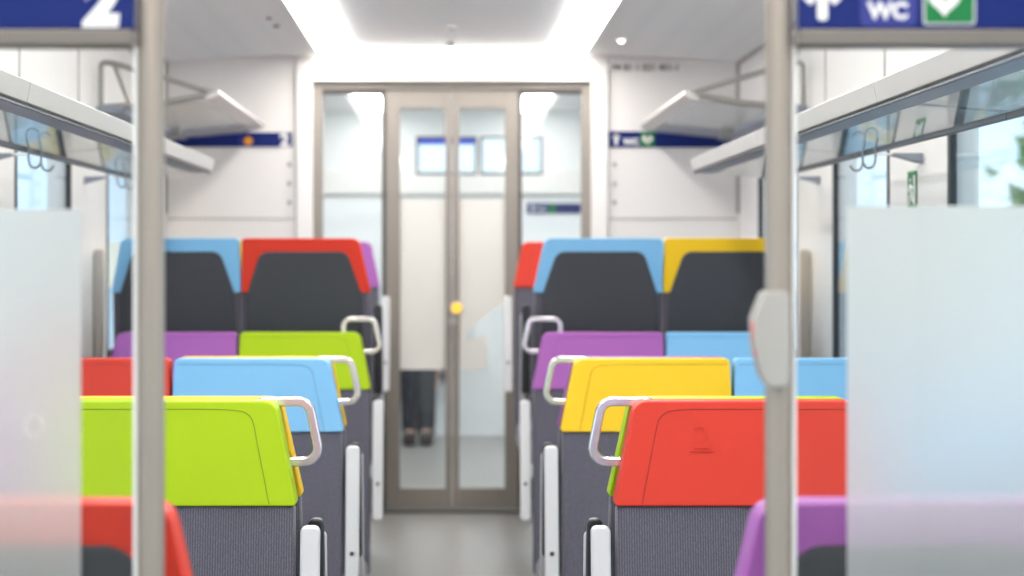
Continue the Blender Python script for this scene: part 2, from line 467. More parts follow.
# ------------------------------------------------------------------ wall lettering and sign strips on the end wall
nm = text('wall_number', '94 81 1 021 401-1', 0.041, M['text'], (pxx(612), YW-0.002, pzz(70.5)), bold=0.0007, align='LEFT')
tag(nm, 'row of small black digits on the white end wall above the toilet sign strip', 'lettering')

def arrow(name, mat, parent, x, z, h, w, t, y):
    mb = MB()
    mb.prism(arc_corner([(x-t/2, z), (x+t/2, z), (x+t/2, z+h*0.9), (x-t/2, z+h*0.9)], [t*.35, t*.35, 0, 0], 4), y-0.0008, y)
    for s in (-1, 1):
        k = t * 0.72
        a = [(x, z+h), (x + s*w/2, z+h-w/2), (x + s*(w/2-k), z+h-w/2-k*0.9), (x, z+h-k*1.7)]
        if s < 0: a = a[::-1]
        mb.prism(a, y-0.0008, y)
    return mb.build(name, mat, parent, smooth=False)
def heart(r, cx, cz):
    pts = []
    for k in range(40):
        a = 2*PI*k/40
        x = 16*math.sin(a)**3; z = 13*math.cos(a)-5*math.cos(2*a)-2*math.cos(3*a)-math.cos(4*a)
        pts.append((cx + x*r/16, cz + z*r/16))
    return pts
def rrect(x0, x1, z0, z1, r): return arc_corner([(x0,z0),(x1,z0),(x1,z1),(x0,z1)], [r]*4, 5)
BOLT = [(-.10,.42),(.22,.42),(.06,.08),(.26,.08),(-.16,-.52),(-.02,-.10),(-.24,-.10)]

z0, z1 = pzz(147.5), pzz(131.5)
sg = thing('sign_strip', 'long blue sign strip with toilet and defibrillator symbols on the end wall', 'sign', (0, YW, 0))
MB().box(pxx(609), 1.27, -0.006, 0, z0, z1).build('sign_face', M['blue'], sg, bevel=0.001)
arrow('arrow', M['signw'], sg, pxx(616), z0+0.010, 0.055, 0.036, 0.014, -0.006)
text('lettering', 'WC', 0.040, M['signw'], (pxx(631), -0.0068, z0+0.012), sg, bold=0.002)
MB().prism(rrect(pxx(640), pxx(654.5), z0+0.004, z1-0.002, 0.004), -0.007, -0.006).build('green_panel', M['green'], sg, smooth=False)
MB().prism(heart(0.024, pxx(647.3), (z0+z1)/2), -0.0078, -0.007).build('heart_symbol', M['signw'], sg, smooth=False)
MB().prism([(pxx(647.3)+x*.03, (z0+z1)/2+z*.03) for x, z in BOLT], -0.0086, -0.0078).build('bolt_symbol', M['green'], sg, smooth=False)

z0, z1 = pzz(147), pzz(132.5)
sg = thing('sign_strip', 'long blue sign strip with orange dot and numeral 2 on the end wall', 'sign', (0, YW, 0))
MB().box(-1.27, pxx(292), -0.006, 0, z0, z1).build('sign_face', M['blue'], sg, bevel=0.001)
text('lettering', '2', 0.078, M['signw'], (pxx(284.5), -0.0068, z0+0.006), sg, bold=0.004)
MB().cyl((pxx(248.5), -0.006, z0+0.027), (pxx(248.5), -0.0075, z0+0.027), 0.020, 20).build('orange_dot', M['orange'], sg, smooth=False)
pm = MB(); pm.cyl((pxx(241), -0.006, z0+0.050), (pxx(241), -0.0072, z0+0.050), 0.007, 12)
pm.prism([(pxx(241)-.010, z0+.008), (pxx(241)+.012, z0+.008), (pxx(241)+.006, z0+.040), (pxx(241)-.010, z0+.040)], -0.0072, -0.006)
pm.build('seated_figure_symbol', M['blue2'], sg, smooth=False)

# ------------------------------------------------------------------ seats
SW = 0.466; TOP = 1.223
def lean(p):
    x, y, z = p
    return (x, y - math.tan(math.radians(9.5)) * (TOP - z), z)

def head_outline(t, inset=0.0):
    w = SW / 2 - inset
    pts = [(-t*(w-0.001), 1.028), (t*(w-0.001), 1.028), (t*(w-0.042), TOP-inset), (-t*(w-0.007), TOP-inset)]
    if t < 0: pts = pts[::-1]
    rad = [0.004, 0.006, 0.030, 0.012]
    if t < 0: rad = rad[::-1]
    return arc_corner(pts, rad, 6)

def seat_meshes(t):
    """all part builders for a seat whose outer (tapered) side is on local x = t"""
    parts = {}
    w = SW/2
    mb = MB(); mb.prism(head_outline(t), 0.0, 0.070, lean); parts['head_cover'] = mb
    # stitched seam: along the top, round the outer corner and down the outer side
    p = [(-t*(w-0.014), -0.0004, TOP-0.0145), (t*(w-0.140), -0.0004, TOP-0.0145), (t*(w-0.088), -0.0004, TOP-0.020), (t*(w-0.052), -0.0004, 1.032)]
    sp = smooth_path([lean(q) for q in p], 0.055, 8)
    parts['seam'] = MB().tube(sp, 0.0010, 6, up=(0, 1, 0))
    o = [(-t*(w-0.003), 0.40), (t*(w+0.001), 0.40), (t*(w-0.005), 1.034), (-t*(w-0.003), 1.034)]
    parts['backrest'] = MB().prism(o if t > 0 else o[::-1], 0.007, 0.064, lean)
    c = -t * 0.006
    o = [(c-0.206, 0.43), (c+0.206, 0.43), (c+0.208, 1.015), (c+0.155, TOP-0.048), (c-0.155, TOP-0.048), (c-0.208, 1.015)]
    o = arc_corner(o, [0.02, 0.02, 0.10, 0.042, 0.042, 0.10], 8)
    parts['back_panel'] = MB().prism(o, 0.055, 0.0775, lean)
    return parts

def make_seat(colour, loc, rotz, t, aisle, label, handle=None, emblem=False):
    """t: local side of the tapered outer edge; aisle seats carry an armrest there"""
    r = thing('train_seat', label, 'seat', loc, rotz, 'train seats along the aisle')
    key = t
    P = SEAT.get(key)
    if P is None:
        q = seat_meshes(t)
        P = {'head_cover': q['head_cover'].build('head_cover', M['hd_red'], None, bevel=0.011, seg=4),
             'seam': q['seam'].build('seam', M['sm_red']),
             'backrest': q['backrest'].build('backrest', M['fabric'], None, bevel=0.014, seg=3),
             'back_panel': q['back_panel'].build('back_panel', M['insert'], None, bevel=0.005, seg=3),
             'seat_cushion': MB().box(-SW/2+.008, SW/2-.008, -0.60, -0.10, 0.355, 0.465).build('seat_cushion', M['fabric'], None, bevel=0.035, seg=4),
             'pedestal': MB().box(-.03, .03, -.46, -.16, 0.0, .012).box(-.022, .022, -.40, -.22, .012, .325).box(-.2, .2, -.55, -.14, .325, .352).build('pedestal', M['frame'], None, bevel=0.004)}
        for o in P.values(): COL.objects.unlink(o)
        SEAT[key] = P
    def put(k, mat=None, parent=None):
        o = P[k].copy()
        if mat is not None:
            o.data = P[k].data.copy(); o.data.materials.clear(); o.data.materials.append(mat)
        COL.objects.link(o); o.parent = parent or r; o.name = k
        return o
    hc = put('head_cover', M['hd_' + colour]); put('seam', M['sm_' + colour], hc)
    hc['label'] = '%s leather head cover' % ('lime green' if colour == 'lime' else colour)
    for k in ('backrest', 'back_panel', 'seat_cushion', 'pedestal'): put(k)
    if aisle:
        x = t * (SW/2 + 0.0245)
        AT, PT = (.955, .984) if rotz else (.990, .960)
        o = arc_corner([(x-.0185, .585), (x+.0185, .585), (x+.0185, AT), (x-.0185, AT)], [.012]*4, 5)
        a = MB().prism(o, 0.008, 0.036, lean).build('armrest', M['arm'], r, bevel=0.006)
        o = arc_corner([(x-.0155, .66), (x+.0155, .66), (x+.0155, PT), (x-.0155, PT)], [.012]*4, 5)
        MB().prism(o, 0.0365, 0.072, lean).build('armrest_pad', M['dark'], a, bevel=0.006)
        q = lean((x, 0.008, 0.708))
        MB().cyl(q, (q[0], q[1]-0.004, q[2]), 0.006, 14).build('pivot', M['dark'], a)
        MB().box(min(x, x - t*.06), max(x, x - t*.06), -0.075, -0.045, .62, .65).build('armrest_bracket', M['frame'], r, bevel=.004)
    if handle is not None:
        dz, hy = handle
        e = SW/2
        loop = arc_corner([(t*(e-.095), TOP-.006+dz), (t*(e+.015), TOP-.006+dz), (t*(e+.038), TOP-.120+dz), (t*(e-.090), TOP-.125+dz)], [.026]*4, 7)
        pr = [(-.008, -.015), (.008, -.015), (.0095, 0), (.008, .015), (-.008, .015), (-.0095, 0)]
        hb = MB().sweep([(x, hy, z) for x, z in loop], pr, closed=True, up=(0, 1, 0)).build('grab_handle', M['chrome'], r, bevel=0.0025, seg=2)
        q = lean((0, .066, TOP-.066+dz))
        MB().box(min(t*(e-.100), t*(e-.086)), max(t*(e-.100), t*(e-.086)), min(q[1], hy-.004), hy+.004, TOP-.090+dz, TOP-.045+dz).build('handle_mount', M['chrome'], hb, bevel=.002)
        hb['label'] = 'polished metal grab handle'
    if emblem:
        q = lean((0, 0, 1.136))
        em = text('embossed_numeral', '2', 0.066, M['hd_' + colour], (t*0.066, q[1]-0.0012, 1.136), hc, depth=0.0018, bold=0.0006)
        em.rotation_euler = (-math.radians(9.5), 0, 0)
        q = lean((0, 0, 1.130))
        MB().box(t*.066-.024, t*.066+.024, q[1]-.0022, q[1]+.001, 1.1288, 1.1312).build('embossed_line', M['hd_' + colour], hc)
    return r
SEAT = {}
XA, XB = 0.524, 0.990
def seat(row, side, place, colour, label, **kw):
    Y, z, away = ROWS[row]
    x = (XA if place == 'aisle' else XB) * side + DX.get(row + ('L' if side < 0 else 'R'), 0)
    outer = -side if place == 'aisle' else side          # world direction of the tapered edge
    t = -outer if away else outer
    r = make_seat(colour, (x, Y, z), PI if away else 0, t, place == 'aisle', label, **kw)
    if row == '3': r.scale = (1, 1, 1.0105)
ROWS = {'0': (2.418, -.005, True), '1': (3.97, 0, False), '1b': (4.132, 0, True), '2': (5.67, 0, False), '2b': (5.832, 0, True),
        '3': (7.345, 0, False), '4': (7.565, RAISED, True), '5': (9.02, RAISED, False)}
DX = {'0L': .0135, '0R': .0135, '1R': .013, '1bR': .013, '3L': .009, '3R': -.012, '5L': -.018, '5R': -.028}
HS = (0, 0.081)
seat('0', -1, 'aisle', 'red', 'blurred red-rimmed seat with black back panel just behind the partition with the numeral sign')
seat('0', 1, 'aisle', 'purple', 'blurred purple-rimmed seat with black back panel just behind the partition with the WC sign')
seat('1', -1, 'aisle', 'lime', 'lime green headrest seat with grey fabric in sharp focus, facing the viewer', handle=HS)
seat('1', -1, 'window', 'purple', 'seat at the window beside the sharp lime green seat, behind frosted glass')
seat('1b', -1, 'aisle', 'yellow', 'yellow seat back to back with the sharp lime green seat, a sliver showing')
seat('1', 1, 'aisle', 'red', 'red headrest seat with embossed numeral 2 and grey fabric, in sharp focus', handle=HS, emblem=True)
seat('1', 1, 'window', 'blue', 'seat at the window beside the sharp red seat, behind frosted glass')
seat('1b', 1, 'aisle', 'lime', 'lime green seat back to back with the embossed red seat, a sliver showing')
seat('2', -1, 'aisle', 'blue', 'light blue headrest seat with grab handle, right behind the sharp lime green seat', handle=HS)
seat('2', -1, 'window', 'red', 'red headrest seat at the window beside the light blue seat with handle')
seat('2b', -1, 'aisle', 'yellow', 'yellow seat back to back with the light blue handled seat, a sliver showing')
seat('2', 1, 'aisle', 'yellow', 'yellow headrest seat with grab handle, right behind the embossed red seat', handle=HS)
seat('2', 1, 'window', 'blue', 'light blue headrest seat beside the yellow handled seat, behind the pole')
seat('2b', 1, 'aisle', 'purple', 'purple seat back to back with the yellow handled seat, almost hidden')
seat('3', -1, 'aisle', 'lime', 'lime green headrest seat farther back, below the red-rimmed high seat')
seat('3', -1, 'window', 'purple', 'purple headrest seat at the window, below the blue-rimmed high seat')
seat('3', 1, 'aisle', 'purple', 'purple headrest seat by the aisle, behind the yellow handled seat')
seat('3', 1, 'window', 'blue', 'light blue headrest seat below the yellow-rimmed high seat')
seat('4', -1, 'aisle', 'red', 'red-rimmed seat with dark grey back panel standing on the raised floor', handle=(-.282, .100))
seat('4', -1, 'window', 'blue', 'blue-rimmed raised seat with dark grey back panel, above the purple window seat')
seat('4', 1, 'aisle', 'blue', 'blue-rimmed raised seat with dark grey back panel, above the purple aisle seat', handle=(-.282, .100))
seat('4', 1, 'window', 'yellow', 'yellow-rimmed raised seat with dark grey back panel, partly behind the pole')
seat('5', -1, 'aisle', 'purple', 'purple seat against the end wall, peeking out behind the red-rimmed raised seat')
seat('5', -1, 'window', 'yellow', 'yellow window seat against the end wall, behind the blue-rimmed raised window seat')
seat('5', 1, 'aisle', 'red', 'red seat against the end wall, peeking out behind the blue-rimmed raised aisle seat')
seat('5', 1, 'window', 'blue', 'seat against the end wall hidden behind the yellow-rimmed raised seat')

# ------------------------------------------------------------------ luggage racks along the lower windows
def glass_rack(s, y0, y1, label, hooks=()):
    r = thing('luggage_rack', label, 'luggage rack', (s*WX, (y0+y1)/2, 1.80), 0, 'glass luggage racks above the windows')
    ox, oy = -s*WX, -(y0+y1)/2
    def X(x): return s*x + ox
    zz = lambda z: z - 1.80
    a, b = y0 + 0.0015 + oy, y1 - 0.0015 + oy
    fas = [(X(.842), zz(1.847)), (X(.850), zz(1.805)), (X(.870), zz(1.800)), (X(.905), zz(1.806)), (X(.905), zz(1.818)), (X(.872), zz(1.822)), (X(.856), zz(1.850))]
    MB().prism(fas, a, b).build('front_profile', M['rack'], r, bevel=0.002)
    MB().box(min(X(.853), X(.862)), max(X(.853), X(.862)), a, b, zz(1.7955), zz(1.7995)).build('shadow_groove', M['rail'], r, smooth=False)
    ug = [(X(.866), zz(1.7992)), (X(.922), zz(1.797)), (X(.922), zz(1.805)), (X(.866), zz(1.7996))]
    MB().prism(ug, a, b).build('underside_profile', M['rackd'], r, smooth=False)
    gl = [(X(.923), zz(1.797)), (X(1.108), zz(1.779)), (X(1.108), zz(1.785)), (X(.923), zz(1.803))]
    MB().prism(gl, a, b).build('glass_shelf', M['shelfglass'], r, smooth=False)
    MB().box(min(X(1.108), X(1.124)), max(X(1.108), X(1.124)), a, b, zz(1.772), zz(1.790)).build('back_rail', M['rail'], r, bevel=0.002)
    for yb in (b - 0.03, a + 0.005):
        MB().prism([(X(1.215), zz(1.781)), (X(1.298), zz(1.758)), (X(1.298), zz(1.785)), (X(1.215), zz(1.785))], yb, yb + 0.022).build('bracket', M['rackd'], r, smooth=False)
        MB().box(min(X(1.122), X(1.216)), max(X(1.122), X(1.216)), yb + .006, yb + .016, zz(1.780), zz(1.785)).build('bracket_arm', M['white2'], r, smooth=False)
    gb = [(X(.905), zz(1.802)), (X(1.11), zz(1.784)), (X(1.11), zz(1.788)), (X(.905), zz(1.806))]
    MB().prism(gb, b - 0.004, b).build('joint_strip', M['rail'], r, smooth=False)
    for hy in hooks:
        for d in (-0.085, 0.085):
            x = X(1.119); y = hy + d + oy
            pts = [(x, y, zz(1.800)), (x - s*.012, y, zz(1.803)), (x - s*.018, y, zz(1.795)), (x - s*.016, y, zz(1.750)), (x - s*.022, y, zz(1.732)), (x - s*.040, y, zz(1.728)), (x - s*.050, y, zz(1.744))]
            MB().tube(smooth_path(pts, 0.012, 5), 0.0032, 8, up=(0, 1, 0)).build('coat_hook', M['hook'], r)
J = [2.58, 4.20, 5.82, 7.44]
for s, side in ((-1, 'the red window seat side'), (1, 'the exit sign pillar side')):
    for i in range(3):
        glass_rack(s, J[i], J[i+1], ['nearest glass luggage rack on %s, beside the partition', 'middle glass luggage rack on %s with pair of coat hooks', 'farthest low glass luggage rack on %s'][i] % side, [(3.4,), (5.55,), (7.0,)][i])

def tube_rack(s, label):
    y0, y1 = 7.62, 9.42
    r = thing('luggage_rack', label, 'luggage rack', (s*1.29, y0, 2.04), 0, 'raised tube luggage racks')
    X = lambda x: s*(x - 1.29); zz = lambda z: z - 2.04; L = y1 - y0
    fr = [(X(.842), zz(2.092)), (X(.858), zz(2.078)), (X(.900), zz(2.068)), (X(.900), zz(2.078)), (X(.876), zz(2.100)), (X(.848), zz(2.108))]
    MB().prism(fr, 0, L).build('front_profile', M['rack'], r, bevel=0.003)
    MB().prism([(X(.900), zz(2.066)), (X(1.19), zz(2.040)), (X(1.19), zz(2.046)), (X(.900), zz(2.072))], 0.03, L-0.455).build('glass_shelf', M['shelffrost'], r, smooth=False)
    MB().prism([(X(.905), zz(2.063)), (X(1.20), zz(2.036)), (X(1.20), zz(2.052)), (X(.905), zz(2.079))], L-0.45, L).build('far_beam', M['rackd'], r, bevel=.004)
    MB().box(min(X(1.19), X(1.29)), max(X(1.19), X(1.29)), 0, L, zz(2.026), zz(2.052)).build('wall_rail', M['rackd'], r, bevel=.004)
    MB().tube(smooth_path([(X(1.275), 0.012, zz(2.045)), (X(1.275), 0.012, zz(2.208)), (X(1.235), 0.012, zz(2.206)), (X(.868), 0.012, zz(2.098))], 0.02, 5), 0.0105, 10, up=(0, 1, 0)).build('end_tube', M['tube'], r)
    MB().tube([(X(.872), 0.012, zz(2.094)), (X(1.06), 0.012, zz(2.060)), (X(1.275), 0.012, zz(2.044))], 0.012, 10, up=(0, 1, 0)).build('end_tube', M['tube'], r)
    MB().tube([(X(1.228), 0.012, zz(2.204)), (X(1.17), 0.012, zz(2.056))], 0.0095, 10, up=(0, 1, 0)).build('end_strut', M['tube'], r)
    MB().box(min(X(1.15), X(1.20)), max(X(1.15), X(1.20)), L*.72, L*.72+.06, zz(2.02), zz(2.075)).build('bracket', M['tube'], r, bevel=.006)
tube_rack(-1, 'raised luggage rack with tube end frame above the orange dot sign strip')
tube_rack(1, 'raised luggage rack with tube end frame above the toilet sign strip')

# green exit pictogram on the pillar between two windows
t = thing('exit_sign', 'small green emergency exit pictogram on the white window pillar', 'sign', (WX - 0.001, 5.92, 1.685))
MB().box(-0.003, 0, -0.055, 0.055, -0.055, 0.055).build('sign_face', M['green'], t, smooth=False)
fg = MB()
fg.ball((-0.0045, 0.012, 0.030), 0.008, sx=.25, sub=2)
for a, b in (((0.010, .018), (-.004, -.008)), ((-.004, -.008), (-.018, -.034)), ((-.002, -.008), (.022, -.020)), ((.022, -.020), (.026, -.040)), ((.010, .014), (-.018, .006)), ((.008, .014), (.026, .000))):
    fg.cyl((-0.004, a[0], a[1]), (-0.004, b[0], b[1]), 0.004, 8)
fg.build('running_figure', M['signw'], t)
MB().box(-0.0038, -0.003, -0.046, -0.024, -0.042, 0.042).build('door_symbol', M['signw'], t, smooth=False)

# ------------------------------------------------------------------ the glass partition in front
PX = lambda x: (x - 452) / 955.0 * (YP / 2.2)
PZ = lambda y: EYE + (260 - y) / 955.0 * (YP / 2.2)
def pole(px, label):
    r = thing('grab_pole', label, 'pole', (PX(px), YP, 0), 0, 'steel poles at the glass partition')
    MB().cyl((0,0,0.012), (0,0,2.40), 0.0148, 28).build('tube', M['steel'], r)
    MB().cyl((0,0,0), (0,0,0.02), 0.034, 28).build('floor_flange', M['steel'], r, bevel=0.004)
    MB().cyl((0,0,2.398), (0,0,2.425), 0.034, 28).build('ceiling_flange', M['steel'], r, bevel=0.004)
pole(151, 'brushed steel pole beside the numeral 2 sign, bare from floor to ceiling')
pole(778.5, 'brushed steel pole beside the WC sign, carrying a grey box')

def partition(s, xp, xe, zt_, label):
    r = thing('glass_partition', label, 'partition', (0, YP, 0), 0, 'glass partitions either side of the aisle')
    a, b = xp + s*0.0185, s*1.297                           # from the pole to the wall
    L = lambda p, q: (min(p, q), max(p, q))
    MB().box(*L(a, b), -0.004, 0.004, 0.10, PZ(48)).build('glass_pane', M['clear'], r, smooth=False)
    MB().box(*L(a - s*.004, a), -0.007, 0.007, 0.10, PZ(48)).build('glass_edge_profile', M['white2'], r, smooth=False)
    MB().box(*L(xe, b), 0.0042, 0.0055, 0.12, zt_).build('frosted_film', M['frost'], r, smooth=False)
    MB().box(*L(a, b), -0.022, 0.022, PZ(47.5), PZ(31)).build('header_bar', M['bar'], r, bevel=0.003)
    MB().box(*L(a, b), -0.015, 0.015, 0.0, 0.10).build('base_rail', M['bar'], r, bevel=0.003)
    cg = MB().prism([(a, PZ(47.5)), (a + s*.012, PZ(47.5)), (a + s*.004, PZ(50)), (a, PZ(58))] if s > 0 else [(a, PZ(47.5)), (a, PZ(58)), (a + s*.004, PZ(50)), (a + s*.012, PZ(47.5))], -0.008, 0.008).build('corner_clip', M['bar'], r, smooth=False)
    return r
pl = partition(-1, PX(151), PX(80), PZ(209), 'clear and frosted glass partition under the numeral 2 sign')
partition(1, PX(778.5), PX(848), PZ(206), 'clear and frosted glass partition under the WC and defibrillator sign')
ring = [(PX(34) + 0.0105*math.cos(k*PI/10), -0.0052, PZ(426) + 0.0125*math.sin(k*PI/10)) for k in range(20)]
em = MB().tube(ring, 0.0007, 6, closed=True, up=(0, 1, 0))
for a in (0.5, PI-0.5, -PI/2): em.ball((PX(34)+0.0095*math.cos(a), -0.0052, PZ(426)+0.0115*math.sin(a)), 0.0016, sub=1)
em.build('etched_mark', M['signw'], pl)

zb_, zt_ = PZ(30.5), PZ(-62)
sg = thing('hanging_sign', 'blue header sign with large white numeral 2 beside the steel pole', 'sign', (0, YP, 0))
MB().box(-1.297, PX(136), -0.016, 0.016, zb_, zt_).build('sign_face', M['blue'], sg, bevel=0.002)
MB().box(-1.297, PX(136), -0.02, 0.02, zt_, zt_+0.018).build('top_bar', M['bar'], sg, bevel=0.002)
text('numeral', '2', 0.072, M['signw'], (PX(103), -0.0172, PZ(25)), sg, bold=0.0042, shear=0.10)
sg = thing('hanging_sign', 'blue header sign with arrow, WC box and green defibrillator box', 'sign', (0, YP, 0))
MB().box(PX(796), 1.297, -0.016, 0.016, zb_, zt_).build('sign_face', M['blue'], sg, bevel=0.002)
MB().box(PX(796), 1.297, -0.02, 0.02, zt_, zt_+0.018).build('top_bar', M['bar'], sg, bevel=0.002)
arrow('arrow', M['signw'], sg, PX(820), PZ(22), 0.045, 0.042, 0.0115, -0.016)
MB().prism(rrect(PX(858), PX(913), PZ(28), PZ(-30), 0.006), -0.0166, -0.016).build('toilet_panel', M['blue2'], sg, smooth=False)
text('lettering', 'WC', 0.0245, M['signw'], (PX(885), -0.0175, PZ(20)), sg, bold=0.0011)
MB().prism(rrect(PX(920), PX(972), PZ(26.5), PZ(-26), 0.004), -0.0166, -0.016).build('green_panel_border', M['arm'], sg, smooth=False)
MB().prism(rrect(PX(922), PX(970), PZ(24.5), PZ(-24), 0.003), -0.0173, -0.0166).build('green_panel', M['green'], sg, smooth=False)
MB().prism(heart(0.0178, PX(941), PZ(2)), -0.0181, -0.0173).build('heart_symbol', M['signw'], sg, smooth=False)
MB().prism([(PX(942)+x*.010, PZ(1)+z*.010) for x, z in BOLT], -0.0189, -0.0181).build('bolt_symbol', M['green'], sg, smooth=False)

# grey box with a red button on the pole
t = thing('emergency_button', 'pale grey octagonal box with red button clamped to the steel pole', 'button box', (PX(772), YP, 0))
bx = [(PX(761)-PX(772), PZ(291)), (PX(783)-PX(772), PZ(291)), (PX(786)-PX(772), PZ(296)), (PX(786)-PX(772), PZ(380)), (PX(782)-PX(772), PZ(386)), (PX(765)-PX(772), PZ(386)), (PX(757)-PX(772), PZ(374)), (PX(750)-PX(772), PZ(345)), (PX(749)-PX(772), PZ(318))]
MB().prism(bx, -0.034, -0.0155).build('housing', M['boxg'], t, bevel=0.003)
MB().prism([(x*.9+.001, z) for x, z in bx], 0.0155, 0.028).build('rear_clamp', M['boxg'], t, bevel=0.003)
rb = [(PX(748)-PX(772), PZ(322)), (PX(752)-PX(772), PZ(318)), (PX(755)-PX(772), PZ(354)), (PX(751.5)-PX(772), PZ(356))]
MB().prism(rb, -0.0325, -0.018).build('red_button', M['redb'], t, bevel=0.0015)

# ------------------------------------------------------------------ the room beyond the door
for k, (a, b, lb) in enumerate(((-0.215, 0.150, 'hanging monitor beyond the glass door, bright picture with a blue title bar'),
                                (0.168, 0.545, 'hanging monitor beyond the glass door, partly behind the side pane'))):
    t = thing('monitor', lb, 'monitor', ((a+b)/2, 12.6, 2.12), 0, 'monitors beyond the door')
    w = (b - a) / 2
    MB().box(-w, w, 0, 0.05, -0.118, 0.112).build('casing', M['black'], t, bevel=0.006)
    MB().box(-w+.014, w-.014, -0.003, 0, -0.104, 0.098 if k else 0.062).build('picture', M['screen'], t, smooth=False)
    if not k: MB().box(-w+.014, w-.014, -0.003, 0, 0.062, 0.098).build('title_bar', M['screenb'], t, smooth=False)
    MB().cyl((0, .025, .11), (0, .025, .34), .012, 10).build('hanger', M['tube'], t)
fx = lambda x: (x - 452) / 153.7
fz = lambda y: EYE + (260 - y) / 153.7
struct(MB().box(-1.30, 1.30, YF-0.004, YF, fz(196.5), fz(195)), 'trim_10', M['joint'], smooth=False)
struct(MB().box(-1.30, 1.30, YF-0.03, YF, fz(194), fz(170)), 'trim_11', M['white2'], bevel=.006)
sg = thing('sign_strip', 'blue sign strip on the far wall seen through the side pane of the door', 'sign', (0, YF, 0))
MB().box(fx(527), fx(584), -0.008, 0, fz(213.5), fz(203)).build('sign_face', M['blue'], sg, smooth=False)
arrow('arrow', M['signw'], sg, fx(533), fz(212.5), 0.052, 0.036, 0.014, -0.008)
text('lettering', 'WC', 0.036, M['signw'], (fx(542), -0.0088, fz(211)), sg, bold=0.001)
MB().box(fx(549), fx(556), -0.009, -0.008, fz(213), fz(203.5)).build('green_panel', M['green'], sg, smooth=False)
t = MB().box(-.045, .045, -0.006, 0, -.035, .035).build('exit_sign', M['green'], bevel=.002)
t.location = (fx(497), YF, fz(206)); tag(t, 'tiny green exit sign on the far wall seen through the door glass', 'sign')

# flip-down seat and the seated traveller
t = thing('folding_seat', 'grey folding seat on the far wall beyond the door, with a traveller on it', 'folding seat', (-0.21, YF, RAISED))
MB().box(-.21, .21, -.46, -.03, .40, .45).build('seat_pad', M['fabric'], t, bevel=.015)
MB().box(-.21, .21, -.05, -.002, .47, .92).build('backrest', M['fabric'], t, bevel=.015)
MB().box(-.18, -.15, -.40, -.002, .36, .40).box(.15, .18, -.40, -.002, .36, .40).build('hinge_arms', M['frame'], t, bevel=.004)

def skin_mesh(name, joints, edges, radii, mat, parent, root=0, sub=2):
    me = bpy.data.meshes.new(name); me.from_pydata(joints, edges, []); me.materials.append(mat)
    o = bpy.data.objects.new(name, me); COL.objects.link(o)
    sk = o.modifiers.new('skin', 'SKIN'); sk.use_smooth_shade = True
    ss = o.modifiers.new('sub', 'SUBSURF'); ss.levels = sub; ss.render_levels = sub
    for i, r in enumerate(radii):
        v = me.skin_vertices[0].data[i]
        v.radius = r if isinstance(r, tuple) else (r, r); v.use_root = (i == root)
    if parent: o.parent = parent
    return o
P0 = Vector((-0.21, YF - 0.24, RAISED))
pr = thing('person', 'seated person in dark trousers beyond the glass door, only legs showing below the film', 'person', P0)
Jn = {'pel': (0, 0, .53), 'sp': (0, .03, .72), 'ch': (0, .03, .92), 'nk': (0, .01, 1.06), 'hd0': (0, -.01, 1.14), 'hd1': (0, -.02, 1.25)}
joints = [(0, 0, .54), (0, .03, .72), (0, .04, .93), (0, .015, 1.07), (0, -.005, 1.14), (0, -.02, 1.20), (0, -.02, 1.28)]
edges = [(0,1),(1,2),(2,3),(3,4),(4,5),(5,6)]
rad = [(.15,.11), (.135,.10), (.15,.10), (.055,.055), (.055,.06), (.075,.09), (.06,.075)]
for s in (-1, 1):
    n = len(joints)
    joints += [(s*.17, .04, .98), (s*.24, -.02, .74), (s*.13, -.24, .60), (s*.11, -.30, .585)]
    edges += [(2, n), (n, n+1), (n+1, n+2), (n+2, n+3)]; rad += [.06, .046, .032, (.036, .018)]
    pw = n + 3
    for k in range(4):                                   # four fingers resting over the thigh
        m = len(joints); fx0 = s*.11 + (k-1.5)*.019; ln = (.070, .082, .078, .062)[k]
        joints += [(fx0, -.335, .588), (fx0, -.335-ln*.6, .584), (fx0, -.335-ln, .568)]
        edges += [(pw, m), (m, m+1), (m+1, m+2)]; rad += [.0095, .0085, .0075]
    m = len(joints)
    joints += [(s*.075, -.30, .580), (s*.055, -.335, .572)]; edges += [(pw, m), (m, m+1)]; rad += [.011, .009]
    m = len(joints)
    joints += [(s*.085, -.05, .50), (s*.085, -.43, .50), (s*.052, -.42, .10), (s*.052, -.50, .035)]
    edges += [(0, m), (m, m+1), (m+1, m+2), (m+2, m+3)]; rad += [.080, .056, .040, (.036, .026)]
body = skin_mesh('body', joints, edges, rad, M['skin'], pr)
for s in (-1, 1):
    m = MB().ball((s*.028, -.105, 1.232), .010, sub=2).build('eye', M['signw'], pr)
MB().prism([(-.012, 1.195), (.012, 1.195), (.005, 1.235), (-.005, 1.235)], -.122, -.09).build('nose', M['skin'], pr, bevel=.004)
MB().box(-.022, .022, -.106, -.095, 1.172, 1.182).build('mouth', M['redb'], pr, bevel=.003)
MB().ball((0, .0, 1.285), .092, sy=1.12, sz=.85, sub=3).build('hair', M['hair'], pr)
tj = [(0, .0, .545), (0, .01, .62)]; te = [(0, 1)]; tr = [(.165, .125), (.15, .11)]
for s in (-1, 1):
    m = len(tj)
    tj += [(s*.09, -.05, .51), (s*.066, -.43, .51), (s*.054, -.425, .30), (s*.052, -.42, .012)]
    te += [(0, m), (m, m+1), (m+1, m+2), (m+2, m+3)]; tr += [.092, .072, .063, .055]
skin_mesh('trousers', tj, te, tr, M['trousers'], pr)
tj = [(0, .03, .60), (0, .035, .75), (0, .045, .95), (0, .02, 1.04)]; te = [(0,1),(1,2),(2,3)]; tr = [(.165,.125), (.15,.118), (.165,.115), (.07,.07)]
